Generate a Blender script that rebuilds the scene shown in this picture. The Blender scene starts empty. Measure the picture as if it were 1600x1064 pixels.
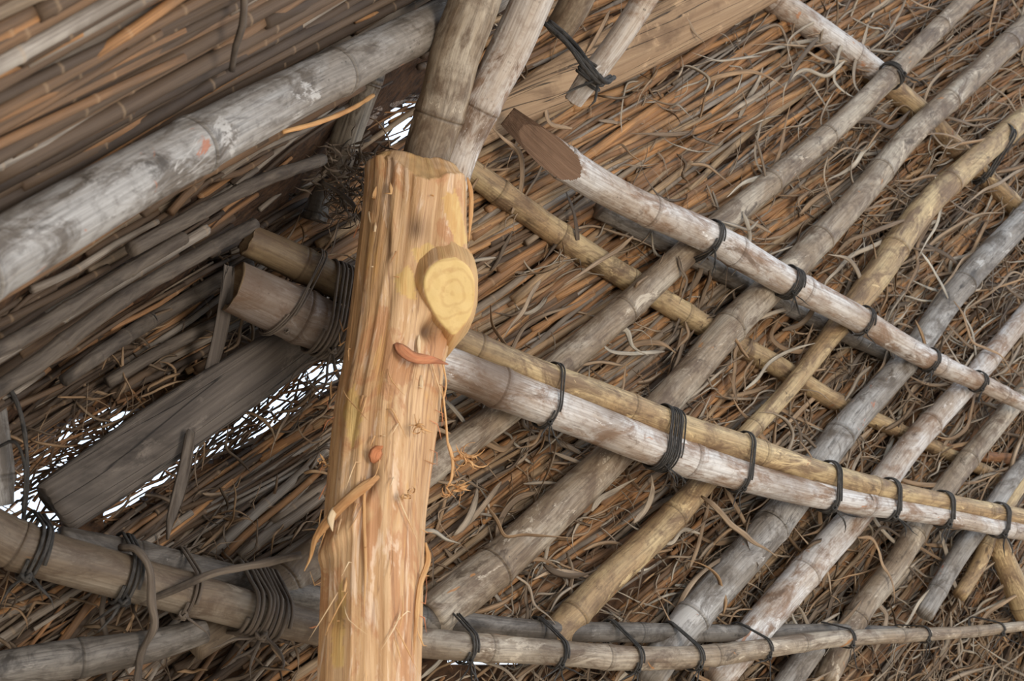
import bpy, math, random
from mathutils import Vector, noise, Matrix
random.seed(7)
R=random.random; U=random.uniform; G=random.gauss
C=bpy.context.scene.collection
# ---------------------------------------------------------------- camera
W,H,F=1600.0,1064.0,2000.0
TH=math.radians(40)
CAM=Vector((0,0,1.5))
RT=Vector((1,0,0)); FW=Vector((0,math.cos(TH),math.sin(TH))); UP=Vector((0,-math.sin(TH),math.cos(TH)))
cd=bpy.data.cameras.new('camera'); cam=bpy.data.objects.new('camera',cd); C.objects.link(cam)
cam.location=CAM; cam.rotation_euler=(math.radians(90)+TH,0,0)
cd.sensor_width=36; cd.lens=36*F/W; cd.clip_start=.05; cd.clip_end=300
cd.dof.use_dof=True; cd.dof.focus_distance=2.45; cd.dof.aperture_fstop=7.5
bpy.context.scene.camera=cam
# ---------------------------------------------------------------- light
wd=bpy.data.worlds.new('world'); bpy.context.scene.world=wd; wd.use_nodes=True
bg=wd.node_tree.nodes['Background']; bg.inputs[0].default_value=(.68,.82,1,1); bg.inputs[1].default_value=1.65
sd=bpy.data.lights.new('sun','SUN'); sd.energy=4.5; sd.angle=.01; sd.color=(1,.94,.85)
so=bpy.data.objects.new('sun',sd); C.objects.link(so); so.rotation_euler=(math.radians(-38),math.radians(28),0)
ad=bpy.data.lights.new('added_side_daylight','AREA'); ad.energy=105; ad.size=.9; ad.size_y=1.6; ad.shape='RECTANGLE'; ad.color=(1,.97,.93)
ao=bpy.data.objects.new('added_side_daylight',ad); C.objects.link(ao); ao.location=(2.6,-1.4,1.1)  # added area lamp brightening from low right
ao.rotation_euler=(Vector((.4,2.3,3.0))-ao.location).to_track_quat('-Z','Y').to_euler()
vs=bpy.context.scene.view_settings
vs.view_transform='Standard'; vs.look='None'; vs.gamma=1; vs.use_curve_mapping=False; vs.exposure=.2

# ---------------------------------------------------------------- geometry helpers
def P(u,v,d): return CAM+RT*((u-W/2)/F*d)+UP*(-(v-H/2)/F*d)+FW*d
def proj(p):
    q=p-CAM; d=q.dot(FW); return (W/2+F*q.dot(RT)/d, H/2-F*q.dot(UP)/d, d)
class Plane:                                   # a roof pitch: 1/depth is linear over the view
    def __init__(s,a,b,c):
        s.a,s.b,s.c=a,b,c
        n=RT*(b*F)+UP*(-c*F)+FW*(a+b*W/2+c*H/2); s.n=n.normalized()
    def at(s,u,v,off=0):
        q=P(u,v,1/max(s.a+s.b*u+s.c*v,.12))-CAM; D=q.dot(s.n); return CAM+q*((D-off)/D)
ROOF=Plane(.447,-.133e-3,.048e-3)              # the pitch to the right and behind the post
NEAR=Plane(.8,-.559e-3,-.456e-3)               # the pitch that comes down towards the camera at upper left
def near_side(u,v): return (NEAR.a+NEAR.b*u+NEAR.c*v)-(ROOF.a+ROOF.b*u+ROOF.c*v)
def smooth_path(pts,step=.015):
    n=len(pts); out=[]
    if n==2: pts=[pts[0],tuple((a+b)/2 for a,b in zip(*[map(lambda x:x,p) for p in pts])) if False else None,pts[1]] if False else pts
    def g(i): 
        if i<0: return [2*a-b for a,b in zip(pts[0],pts[1])]
        if i>=n: return [2*a-b for a,b in zip(pts[-1],pts[-2])]
        return pts[i]
    for i in range(n-1):
        p0,p1,p2,p3=g(i-1),g(i),g(i+1),g(i+2)
        L=math.dist(p1[:3],p2[:3]); k=max(1,int(L/step))
        for j in range(k):
            t=j/k
            out.append(tuple(.5*((2*b)+(-a+c)*t+(2*a-5*b+4*c-d)*t*t+(-a+3*b-3*c+d)*t**3) for a,b,c,d in zip(p0,p1,p2,p3)))
    out.append(tuple(pts[-1])); return out
class MB:
    def __init__(s): s.v=[];s.f=[];s.uv=[];s.tint=[];s.node=[]
    def vert(s,p,uv=(0,0),tint=.5,node=0):
        s.v.append(p[:] if not isinstance(p,Vector) else p.to_tuple()); s.uv.append(uv); s.tint.append(tint); s.node.append(node); return len(s.v)-1
    def tube(s,path,rx,ry=None,sides=6,tint=.5,cap=True,nodes=None,twist=0,phase=0,uoff=None,up=None):
        """path: Vectors; rx, ry: lists of radii"""
        n=len(path); ry=ry or rx; uo=R()*50 if uoff is None else uoff; vo=0 if uoff is None else uoff
        vo=R()*50 if uoff is None else uoff
        t0=(path[1]-path[0]).normalized()
        a=up or (Vector((0,0,1)) if abs(t0.z)<.9 else Vector((1,0,0)))
        nx=(a-t0*a.dot(t0)).normalized(); L=0; rings=[]
        for i in range(n):
            t=(path[min(i+1,n-1)]-path[max(i-1,0)]).normalized()
            nx=(nx-t*nx.dot(t)).normalized(); ny=t.cross(nx)
            if i: L+=(path[i]-path[i-1]).length
            ring=[]
            for k in range(sides):
                th=2*math.pi*k/sides+phase+twist*i/n
                p=path[i]+nx*(math.cos(th)*rx[i])+ny*(math.sin(th)*ry[i])
                ring.append(s.vert(p,(uo+abs(k/sides*2-1)*math.pi*rx[i],vo+L),tint,nodes[i] if nodes else 0))
            rings.append(ring)
        for i in range(n-1):
            for k in range(sides):
                k2=(k+1)%sides; s.f.append((rings[i][k],rings[i][k2],rings[i+1][k2],rings[i+1][k]))
        if cap:
            s.f.append(tuple(reversed(rings[0]))); s.f.append(tuple(rings[-1]))
        return rings
    def build(s,name,mat,parent=None,smooth=True):
        me=bpy.data.meshes.new(name); me.from_pydata(s.v,[],s.f)
        li=[0]*len(me.loops); me.loops.foreach_get('vertex_index',li)
        uv=me.uv_layers.new(name='uv'); flat=[]
        for i in li: flat+=s.uv[i]
        uv.data.foreach_set('uv',flat)
        for nm,arr in (('tint',s.tint),('node',s.node)):
            at=me.attributes.new(nm,'FLOAT','POINT'); at.data.foreach_set('value',arr)
        me.polygons.foreach_set('use_smooth',[smooth]*len(me.polygons))
        me.materials.append(mat); me.update()
        o=bpy.data.objects.new(name,me); C.objects.link(o)
        if parent: o.parent=parent
        return o
def tag(o,label,cat,group=None,kind=None):
    o['label']=label; o['category']=cat
    if group: o['group']=group
    if kind: o['kind']=kind
    return o

# ---------------------------------------------------------------- materials
def srgb(r,g,b):
    f=lambda c:(c/255/12.92 if c/255<=.04045 else ((c/255+.055)/1.055)**2.4)
    return (f(r),f(g),f(b),1)
class NT:
    def __init__(s,name,rough=.75):
        s.m=bpy.data.materials.new(name); s.m.use_nodes=True; s.t=s.m.node_tree
        s.b=s.t.nodes['Principled BSDF']; s.b.inputs['Roughness'].default_value=rough
        s.b.inputs['Specular IOR Level'].default_value=.3
    def n(s,ty,**k):
        x=s.t.nodes.new(ty)
        for a,b in k.items(): setattr(x,a,b)
        return x
    def l(s,a,b): s.t.links.new(a,b)
    def coord(s,sx,sy,uv='uv'):
        a=s.n('ShaderNodeUVMap',uv_map=uv); m=s.n('ShaderNodeMapping'); m.inputs['Scale'].default_value=(sx,sy,1)
        s.l(a.outputs[0],m.inputs[0]); return m.outputs[0]
    def noise(s,co,scale=1,detail=5,rough=.6,dist=0):
        x=s.n('ShaderNodeTexNoise'); x.inputs['Scale'].default_value=scale; x.inputs['Detail'].default_value=detail
        x.inputs['Roughness'].default_value=rough; x.inputs['Distortion'].default_value=dist
        s.l(co,x.inputs['Vector']); return x.outputs[0]
    def ramp(s,f,stops,interp='LINEAR'):
        x=s.n('ShaderNodeValToRGB'); cr=x.color_ramp; cr.interpolation=interp
        while len(cr.elements)<len(stops): cr.elements.new(.5)
        for e,(p,c) in zip(cr.elements,stops): e.position=p; e.color=c if isinstance(c,tuple) else (c,c,c,1)
        s.l(f,x.inputs[0]); return x.outputs[0]
    def mix(s,f,a,b,mode='MIX'):
        x=s.n('ShaderNodeMix',data_type='RGBA',blend_type=mode)
        for i,val in ((0,f),(6,a),(7,b)):
            if isinstance(val,(int,float)): x.inputs[i].default_value=val
            elif isinstance(val,tuple): x.inputs[i].default_value=val
            else: s.l(val,x.inputs[i])
        return x.outputs[2]
    def attr(s,n): x=s.n('ShaderNodeAttribute',attribute_name=n); return x.outputs['Fac']
    def col(s,c): s.l(c,s.b.inputs['Base Color']); return s
    def bump(s,h,st=.4,d=.002):
        x=s.n('ShaderNodeBump'); x.inputs['Strength'].default_value=st; x.inputs['Distance'].default_value=d
        s.l(h,x.inputs['Height']); s.l(x.outputs[0],s.b.inputs['Normal']); return s
def bamboo(name,light,mid,stain,scrape=None,crack=.5,spots=.6):
    t=NT(name,.55)
    dk=lambda c,k:tuple(x*k for x in c[:3])+(1,)
    fine=t.noise(t.coord(230,6),1,4); blot=t.noise(t.coord(20,9),1,8,.72,.8)
    big=t.noise(t.coord(8,2.6),1,5,.65,.6); scur=t.noise(t.coord(60,40),1,4,.7)
    c=t.mix(t.ramp(big,[(.42,0.),(.56,1.)]),light,mid)
    c=t.mix(t.ramp(blot,[(.47,0.),(.60,.9)]),c,stain)
    deep=t.noise(t.coord(13,6),1.3,7,.7,1.0)
    c=t.mix(t.ramp(deep,[(.58,0.),(.66,.85)]),c,dk(stain,.5))
    c=t.mix(t.ramp(fine,[(.32,.5),(.6,0.)]),c,dk(stain,.45))
    c=t.mix(t.ramp(scur,[(.5,0.),(.72,.5)]),c,dk(stain,.6))
    patch=t.noise(t.coord(15,6),1,6,.75,.9)
    c=t.mix(t.ramp(patch,[(.60,0.),(.64,.75)]),c,tuple(min(1,x*1.25) for x in light[:3])+(1,))
    if scrape:
        sc=t.noise(t.coord(15,8),1.3,4,.6,1.2); c=t.mix(t.ramp(sc,[(.68,0.),(.71,.8)]),c,scrape)
    ck=t.noise(t.coord(70,1.1),1,2,.4); ckm=t.ramp(ck,[(.493,0.),(.5,1.),(.507,0.)])
    on=t.ramp(t.noise(t.coord(9,1.5),1,2),[(.5,0.),(.58,crack)])
    k=t.mix(1,ckm,on,'MULTIPLY'); c=t.mix(k,c,(.03,.022,.018,1))
    vo=t.n('ShaderNodeTexVoronoi'); vo.inputs['Scale'].default_value=1; t.l(t.coord(75,60),vo.inputs['Vector'])
    sp=t.ramp(vo.outputs['Distance'],[(.08,spots),(.15,0.)])
    spm=t.mix(1,sp,t.ramp(big,[(.5,0.),(.6,1.)]),'MULTIPLY'); c=t.mix(spm,c,(.035,.028,.022,1))
    nd=t.attr('node'); c=t.mix(t.ramp(nd,[(.1,0.),(.45,.3),(.75,.3),(1.,.75)]),c,dk(stain,.3))
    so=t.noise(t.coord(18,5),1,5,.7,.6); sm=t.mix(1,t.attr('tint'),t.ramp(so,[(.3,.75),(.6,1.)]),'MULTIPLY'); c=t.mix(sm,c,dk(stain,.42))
    t.col(c)
    h=t.mix(.5,fine,blot); t.bump(h,.6,.003); return t.m
M={}
M['white']=bamboo('pale_weathered_bamboo',srgb(210,203,196),srgb(182,166,150),srgb(136,106,82),srgb(168,112,72))
M['grey']=bamboo('grey_weathered_bamboo',srgb(168,161,153),srgb(140,129,117),srgb(98,86,74),srgb(164,98,66),.9)
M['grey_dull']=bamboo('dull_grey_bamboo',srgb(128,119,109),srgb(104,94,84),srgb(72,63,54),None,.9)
M['yellow']=bamboo('yellowed_bamboo',srgb(190,164,122),srgb(166,136,98),srgb(118,92,68),srgb(150,92,54))
M['tan']=bamboo('tan_mottled_bamboo',srgb(176,161,141),srgb(146,126,103),srgb(106,86,68),srgb(170,116,66))
M['brown']=bamboo('brown_bamboo',srgb(176,126,84),srgb(150,104,68),srgb(98,66,44),None,.9)
def reedmat(name,stops):
    t=NT(name,.7)
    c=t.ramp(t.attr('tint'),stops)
    f=t.noise(t.coord(420,7),1,3); b=t.noise(t.coord(40,9),1,4)
    c=t.mix(t.ramp(b,[(.4,.55),(.66,0.)]),c,srgb(92,76,62))
    c=t.mix(t.ramp(f,[(.36,.45),(.6,0.)]),c,srgb(64,48,36))
    nd=t.attr('node'); c=t.mix(t.ramp(nd,[(.4,0.),(.95,.28)]),c,srgb(176,146,112))
    t.col(c).bump(f,.5,.0015); return t.m
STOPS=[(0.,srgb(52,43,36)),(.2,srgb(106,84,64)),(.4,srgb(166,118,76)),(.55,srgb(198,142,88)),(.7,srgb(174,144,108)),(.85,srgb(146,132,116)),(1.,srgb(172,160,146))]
M['reed']=reedmat('dry_reed',STOPS)
LSTOPS=[(0.,srgb(84,72,60)),(.3,srgb(132,110,86)),(.55,srgb(182,144,104)),(.8,srgb(178,158,134)),(1.,srgb(206,192,170))]
M['leaf']=reedmat('dry_reed_leaf',LSTOPS)
def simple(name,a,b,sx=90,sy=6,rough=.8,dark=None,crack=False):
    t=NT(name,rough); f=t.noise(t.coord(sx,sy),1,5,.65,.3); g=t.noise(t.coord(14,5),1,5,.65,.6)
    c=t.mix(t.ramp(f,[(.35,0.),(.65,1.)]),a,b)
    c=t.mix(t.ramp(g,[(.52,0.),(.66,.75)]),c,dark or tuple(x*.4 for x in a[:3])+(1,))
    if crack:
        ck=t.ramp(t.noise(t.coord(34,.8),1,3,.5,.3),[(.488,0.),(.499,1.),(.51,0.)]); c=t.mix(ck,c,(.012,.01,.008,1)); f=t.mix(ck,f,(0,0,0,1))
        sp=t.noise(t.coord(26,10),1,6,.7,.8); c=t.mix(t.ramp(sp,[(.56,0.),(.66,.7)]),c,tuple(x*1.45 for x in b[:3])+(1,))
    t.col(c).bump(f,.7,.004); return t.m
M['cord']=simple('dark_twisted_cord',srgb(40,38,36),srgb(84,78,72),300,60)
M['vine']=simple('bark_vine',srgb(78,66,56),srgb(120,106,92),200,8)
M['oldwood']=simple('sooty_weathered_wood',srgb(78,69,62),srgb(106,95,85),110,2.5,dark=srgb(52,45,39),crack=True)
M['timber']=simple('brown_split_timber',srgb(138,108,80),srgb(164,134,102),110,2.2,dark=srgb(104,78,56),crack=True)
M['bark']=simple('dark_bark',srgb(70,60,52),srgb(106,94,82),120,12)
M['core']=simple('brown_bamboo_inner_wood',srgb(122,94,74),srgb(140,110,88),120,8)
M['endgrain']=simple('pale_bamboo_end_grain',srgb(150,122,92),srgb(178,150,116),200,60)
M['hollow']=simple('dusty_culm_inside',srgb(70,56,44),srgb(92,76,60),60,20)
M['fibre']=simple('peeled_inner_bark_fibre',srgb(196,142,90),srgb(222,176,122),260,8,dark=srgb(160,104,62))
M['palefibre']=simple('pale_wood_splinter',srgb(226,190,146),srgb(236,206,164),260,8,dark=srgb(200,150,100))
M['orangebark']=simple('orange_inner_bark',srgb(200,122,84),srgb(214,146,100),160,8)
M['nest']=simple('dusty_plant_debris',srgb(84,70,58),srgb(120,102,84),60,30)
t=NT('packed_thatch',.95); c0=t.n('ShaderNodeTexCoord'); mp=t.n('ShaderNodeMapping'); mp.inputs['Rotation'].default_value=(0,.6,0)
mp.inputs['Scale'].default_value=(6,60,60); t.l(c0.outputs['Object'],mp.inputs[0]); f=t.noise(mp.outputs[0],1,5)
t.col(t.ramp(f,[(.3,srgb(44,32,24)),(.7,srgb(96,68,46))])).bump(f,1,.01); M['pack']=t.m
t=NT('dusty_earth',.95); c0=t.n('ShaderNodeTexCoord'); f=t.noise(c0.outputs['Object'],3,8)
t.col(t.ramp(f,[(.3,srgb(150,140,126)),(.7,srgb(176,164,148))])); M['earth']=t.m
# peeled trunk
t=NT('peeled_trunk_wood',.6)
fine=t.noise(t.coord(170,4),1,5,.6,.2); streak=t.noise(t.coord(30,2.2),1,6,.65,.7); patch=t.noise(t.coord(15,5),1,7,.68,1.2); p2=t.noise(t.coord(24,4),1.1,6,.66,1.3)
c=t.mix(t.ramp(streak,[(.42,0.),(.58,1.)]),srgb(190,146,100),srgb(208,168,124))
c=t.mix(t.ramp(patch,[(.52,0.),(.57,.7)]),c,srgb(180,124,82))
c=t.mix(t.ramp(p2,[(.55,0.),(.60,.75)]),c,srgb(222,190,158))
c=t.mix(t.ramp(p2,[(.34,.7),(.42,0.)]),c,srgb(204,154,94))
c=t.mix(t.ramp(fine,[(.34,.5),(.54,0.)]),c,srgb(150,104,66))
e2=t.ramp(t.noise(t.coord(26,1.6),1,4,.5,.8),[(.488,0.),(.497,.6),(.506,0.)]); c=t.mix(e2,c,srgb(120,80,54))
gr=t.noise(t.coord(9,3),1,5,.6,.5); c=t.mix(t.ramp(gr,[(.54,0.),(.70,.4)]),c,srgb(150,108,72))
c=t.mix(t.attr('tint'),c,t.mix(t.ramp(p2,[(.4,0.),(.6,1.)]),srgb(210,174,112),srgb(194,148,88)))
knot=t.ramp(t.noise(t.coord(17,11),1,6,.7,.8),[(.66,0.),(.74,.8)]); c=t.mix(knot,c,srgb(84,66,52))
c=t.mix(t.attr('node'),c,srgb(92,66,46))
hh=t.mix(.45,fine,patch); t.col(c).bump(hh,.8,.006); M['trunk']=t.m
t=NT('cut_yellow_wood',.55); co=t.coord(1,1); wv=t.n('ShaderNodeTexWave',wave_type='RINGS',rings_direction='SPHERICAL'); wv.inputs['Scale'].default_value=16; wv.inputs['Distortion'].default_value=6; wv.inputs['Detail'].default_value=3; wv.inputs['Detail Scale'].default_value=1.5
t.l(co,wv.inputs['Vector']); n1=t.noise(t.coord(40,40),1,5)
c=t.mix(t.ramp(wv.outputs['Fac'],[(.0,.45),(.35,.0)]),srgb(212,178,116),srgb(188,146,90)); c=t.mix(t.ramp(n1,[(.55,0.),(.7,.5)]),c,srgb(184,142,86)); 
t.col(c).bump(n1,.4,.003); M['cutwood']=t.m

# ---------------------------------------------------------------- the roof body and the ground
def in_poly(u,v,poly):
    ins=False; n=len(poly)
    for i in range(n):
        x1,y1=poly[i]; x2,y2=poly[(i+1)%n]
        if (y1>v)!=(y2>v) and u<(x2-x1)*(v-y1)/(y2-y1)+x1: ins=not ins
    return ins
GAPS=[[(-60,760),(60,690),(110,735),(90,840),(40,870),(-60,850)],
      [(40,690),(170,630),(230,650),(120,760),(60,770)],
      [(150,790),(300,680),(420,590),(530,540),(535,590),(400,690),(250,760),(150,830)],
      [(575,195),(590,150),(680,115),(665,200),(600,240)],
      [(20,810),(100,830),(120,860),(30,860)],
      [(415,275),(520,232),(512,262),(430,292)],
      [(675,1010),(800,1015),(960,1020),(960,1040),(675,1040)]]
BLUE=[[(0,490),(60,425),(190,350),(180,395),(60,470),(0,515)]]
def gap(u,v):
    return any(in_poly(u,v,g) for g in GAPS)
def sheet(name,plane,region,off,step=9,th=.05):
    mb=MB(); idx={}
    us=list(range(-420,2121,step)); vv=list(range(-420,1501,step))
    def vid(i,j):
        k=(i,j)
        if k not in idx:
            u,v=us[i],vv[j]; q=plane.at(u,v,off); 
            q=q-plane.n*(.02*noise.noise(q*4)); idx[k]=mb.vert(q)
        return idx[k]
    for i in range(len(us)-1):
        for j in range(len(vv)-1):
            u,v=us[i]+step/2,vv[j]+step/2
            if region(u,v) and not gap(u,v): mb.f.append((vid(i,j),vid(i,j+1),vid(i+1,j+1),vid(i+1,j)))
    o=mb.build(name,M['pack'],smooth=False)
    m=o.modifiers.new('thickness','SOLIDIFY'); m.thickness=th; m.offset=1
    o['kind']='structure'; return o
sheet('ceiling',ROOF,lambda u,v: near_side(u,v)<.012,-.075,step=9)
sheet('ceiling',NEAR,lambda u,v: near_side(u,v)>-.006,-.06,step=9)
mb=MB()
for p in ((-40,-40,0),(40,-40,0),(40,40,0),(-40,40,0)): mb.vert(p)
mb.f.append((0,1,2,3)); g=mb.build('floor',M['earth']); g['kind']='structure'

# ---------------------------------------------------------------- bamboo poles
POLES={}
def culm(key,name,pts,mat,label,cat='bamboo pole',group=None,node=.28,jit=.15,bump=.07,sides=22,cut0=None,cut1=None,hollow0=False,hollow1=False,wob=.003,rough=0,dark_spans=None):
    """pts: list of (Vector centre, apparent width in px)"""
    raw=[(*p,w*proj(p)[2]/(2*F)) for p,w in pts]
    sp=smooth_path(raw,.014)
    cp=[Vector(q[:3]) for q in sp]; rr=[q[3] for q in sp]
    s=[0]
    for i in range(1,len(cp)): s.append(s[-1]+(cp[i]-cp[i-1]).length)
    ns=[]; x=U(.05,.2)
    while x<s[-1]: ns.append(x); x+=node*U(1-jit,1+jit)
    # resample with extra rings at nodes
    ss=set(s)
    for n_ in ns:
        for d in (-.012,-.008,-.005,-.003,-.0015,0,.0015,.003,.006,.01):
            if 0<n_+d<s[-1]: ss.add(n_+d)
    if cut0: ss.update(i*.003 for i in range(1,70)); sides=72
    ss=sorted(ss); path=[];rad=[];nd=[]; j=0
    seed=Vector((R()*90,R()*90,R()*90))
    for q in ss:
        while j<len(s)-2 and s[j+1]<q: j+=1
        f=(q-s[j])/max(s[j+1]-s[j],1e-9)
        p=cp[j].lerp(cp[j+1],f); r=rr[j]*(1-f)+rr[j+1]*f
        p=p+noise.noise_vector(seed+Vector((q*2.2,0,0)))*wob*min(1,2)
        m=0; b=0
        for n_ in ns:
            d=q-n_
            if abs(d)<.06: m=max(m,math.exp(-(d/.0022)**2),.5*math.exp(-((d-.006)/.004)**2)); b+=bump*math.exp(-((d-.004)/.011)**2)-bump*.9*math.exp(-(d/.0017)**2)+.02*math.exp(-(d/.04)**2)
        path.append(p); rad.append(r*(1+b+rough*noise.noise(seed+Vector((q*9,3,1))))); nd.append(m)
    mb=MB(); rings=mb.tube(path,rad,None,sides,0,cap=not(hollow0 or hollow1),nodes=nd)
    if dark_spans:  # darker stretches along the culm, fading out at their ends
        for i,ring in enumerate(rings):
            x=proj(path[i])[0]; k=max(a*max(0,min(1,1-(abs(x-c_)-hw)/fade)) for c_,hw,a,fade in dark_spans)
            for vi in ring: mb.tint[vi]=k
    # gentle out-of-round
    for i,ring in enumerate(rings):
        for k,vi in enumerate(ring):
            p=Vector(mb.v[vi]); w=1+.03*noise.noise(seed+Vector((math.cos(k/sides*6.283)*1.5,math.sin(k/sides*6.283)*1.5,ss[i]*6)))+rough*.6*noise.noise(seed+p*25)
            mb.v[vi]=(path[i]+(p-path[i])*w).to_tuple()
    kids=[]
    if hollow0 or hollow1:
        for en,fl in ((0,hollow0),(-1,hollow1)):
            ring=rings[en]; c=path[en]; 
            if not fl:
                mb.f.append(tuple(ring)); continue
            t=(path[en]-path[en+1 if en==0 else en-1]).normalized()
            e=MB(); a=[];b=[];d=[];o_=[]
            for vi in ring:
                p=Vector(mb.v[vi]); k=U(-.002,.003)
                a.append(e.vert(p+t*k,(p.x,p.y))); b.append(e.vert(c+(p-c)*.74+t*(k-.001),(p.x,p.z))); d.append(e.vert(c+(p-c)*.70-t*.05,(p.x,p.z))); o_.append(e.vert(c+(p-c)*.99-t*.004,(p.x,p.z)))
            n=len(ring)
            for k in range(n):
                k2=(k+1)%n; e.f+=[(a[k],b[k],b[k2],a[k2]),(b[k],d[k],d[k2],b[k2]),(o_[k],a[k],a[k2],o_[k2])]
            e.f.append(tuple(d)); kids.append(('cut_end',e,M['endgrain']))
    if cut0 or cut1:
        for (pt,nn) in [c for c in (cut0,cut1) if c]:
            moved=set(); tt=(path[3]-path[0]).normalized(); cw=(nn-tt*nn.dot(tt)).normalized()
            for i,v in enumerate(mb.v):
                p=Vector(v); dd=(p-pt).dot(nn)
                if dd>0: mb.v[i]=(p-cw*(dd/cw.dot(nn))).to_tuple(); moved.add(i)
            keep=[];cutf=[]
            for f in mb.f: (cutf if all(i in moved for i in f) else keep).append(f)
            mb.f=keep; e=MB(); mp={}
            for f in cutf:
                for i in f:
                    if i not in mp: mp[i]=e.vert(Vector(mb.v[i])+nn*.0004,mb.uv[i])
                e.f.append(tuple(mp[i] for i in f))
            if e.f: kids.append(('cut_face',e,M['core']))
    o=mb.build(name,M[mat]); tag(o,label,cat,group)
    for nm,e,m_ in kids:
        k=e.build(nm,m_,o)
        if nm=='cut_face': k['label']='brown oval face where the culm is cut slantwise'
    POLES[key]=(path,rad); return o
def on(plane,off,pts):
    return [(plane.at(u,v,off),w) for u,v,w in pts]
def dep(pts): return [(P(u,v,d),w) for u,v,w,d in pts]
pr,rf,fr=.022,.075,.155      # layers: purlin, rafter, front pole
# purlins lying on the thatch
culm('p3','bamboo_pole',on(ROOF,pr+.004,[(722,258,40),(800,315,42),(900,385,40),(1000,448,38),(1110,515,36),(1210,570,34),(1300,625,30),(1420,680,24),(1560,745,18)]),'yellow','slim yellowish bamboo lath running down right from the top of the peeled post',node=.2)
culm('p4','bamboo_pole',on(ROOF,pr+.004,[(1150,-45,38),(1225,10,42),(1300,62,42),(1370,115,40)]),'white','whitish bamboo pole end coming down from the top edge, upper right')
culm('p4b','bamboo_pole',on(ROOF,pr-.002,[(1350,105,36),(1430,170,38),(1500,240,36),(1590,325,30)]),'yellow','smooth yellow bamboo lath continuing below the whitish pole at upper right',node=.4)
culm('p2b','bamboo_pole',on(ROOF,pr+.01,[(935,325,34),(1060,388,36),(1180,450,34),(1290,505,32),(1390,552,28)]),'grey','grey bamboo pole half hidden behind the long whitish pole')
culm('p6','bamboo_pole',on(ROOF,pr,[(1440,690,18),(1530,712,18),(1640,720,16)]),'brown','short reddish brown lath near the right edge below the whitish pole')
# rafters
RA=dict(cat='bamboo rafter')
culm('a','bamboo_rafter',on(ROOF,rf,[(300,1005,62),(430,918,62),(560,815,56),(680,722,52),(790,642,48),(870,575,46),(980,480,46),(1080,388,42),(1210,280,38),(1300,205,34),(1385,125,34),(1460,50,30),(1560,-50,28)]),'tan','long bamboo rafter crossing behind the post from lower left to the top edge',dark_spans=[(400,90,.5,80)],node=.34,**RA)
culm('b','bamboo_rafter',on(ROOF,rf,[(672,968,72),(780,878,68),(880,785,62),(965,705,56),(1060,605,50),(1150,500,52),(1230,425,46),(1340,310,42),(1420,215,38),(1500,140,36),(1600,45,36),(1680,-20,34)]),'tan','thick bamboo rafter rising from just right of the post foot to the right edge',node=.42,**RA)
culm('c','bamboo_rafter',on(ROOF,rf,[(860,1000,50),(940,915,48),(1030,830,46),(1100,752,38),(1165,680,30),(1240,600,28),(1310,510,34),(1370,430,44),(1440,330,42),(1510,262,38),(1600,185,34)]),'yellow','yellow split bamboo rafter, third from the post, pale cut strip along its middle',node=.4,**RA)
culm('d','bamboo_rafter',on(ROOF,rf,[(1010,1060,56),(1060,990,56),(1180,850,58),(1250,765,52),(1320,670,46),(1420,560,40),(1500,450,40),(1620,320,38)]),'grey','grey bamboo rafter, fourth from the post, passing the middle of the doubled beam',node=.36,**RA)
culm('e','bamboo_rafter',on(ROOF,rf,[(1120,1064,48),(1180,985,52),(1270,880,50),(1350,790,46),(1420,700,40),(1520,590,34),(1620,470,30)]),'white','pale bamboo rafter, fifth from the post',node=.34,**RA)
culm('f','bamboo_rafter',on(ROOF,rf,[(1290,1064,36),(1340,960,38),(1400,880,36),(1450,800,36),(1520,710,32),(1620,590,28)]),'tan','dull tan bamboo rafter, sixth from the post, mostly under dry leaves',node=.3,**RA)
culm('g','bamboo_rafter',on(ROOF,rf,[(1445,960,28),(1490,880,30),(1540,810,28),(1580,750,26),(1640,680,24)]),'grey','thin grey bamboo rafter near the right edge below the doubled beam',node=.3,**RA)
culm('h','bamboo_rafter',on(ROOF,rf,[(1370,985,22),(1500,930,0.01+22),(1530,880,24),(1560,810,24),(1640,690,20)][1:]),'yellow','thin yellowish bamboo rafter beside the right edge at the lower corner',node=.3,**RA)
culm('i','bamboo_rafter',on(ROOF,fr-.08,[(1556,838,30),(1570,876,34),(1600,945,40),(1640,1030,44)]),'yellow','mossy yellow pole leaning the other way at the lower right edge',node=.3)
culm('j','bamboo_rafter',on(ROOF,rf,[(1215,1090,40),(1270,1010,0.01+40),(1320,1000,38),(1380,985,0.01+34)][:2]),'grey','short rafter end showing below the thin lowest pole',**RA)
# front poles
culm('p1','bamboo_pole',on(ROOF,fr+.012,[(364,446,84),(450,485,86),(530,520,80),(620,550,70),(710,577,66),(800,612,66),(900,650,62),(1000,690,60),(1100,725,54),(1200,755,46),(1300,778,40),(1400,795,34),(1500,812,30),(1660,842,26)]),'white','lower thicker bamboo of the doubled beam behind the post, whitish with dark stains','bamboo beam',dark_spans=[(450,90,.85,60),(755,22,.8,45),(940,5,.4,30),(1220,15,.35,40)],node=.5,hollow0=True)
culm('p1b','bamboo_pole',on(ROOF,fr+.018,[(388,376,52),(450,404,54),(520,438,54),(620,490,48),(720,533,46),(800,568,46),(860,592,46),(960,628,46),(1060,668,46),(1160,700,44),(1260,733,38),(1360,760,34),(1480,785,30),(1660,820,26)]),'yellow','upper and slimmer bamboo of the doubled beam behind the post, yellowish','bamboo beam',dark_spans=[(450,90,.8,60),(740,40,.45,40)],node=.42,hollow0=True)
n2=(-FW*.72+UP*.62-RT*.12).normalized()
t2=(ROOF.at(905,275,fr)-ROOF.at(800,190,fr)).normalized(); nn=(-FW*1.0-UP*.25-RT*.05); nn=(nn-t2*nn.dot(t2)).normalized(); nn=(nn-t2*.40).normalized()
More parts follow.
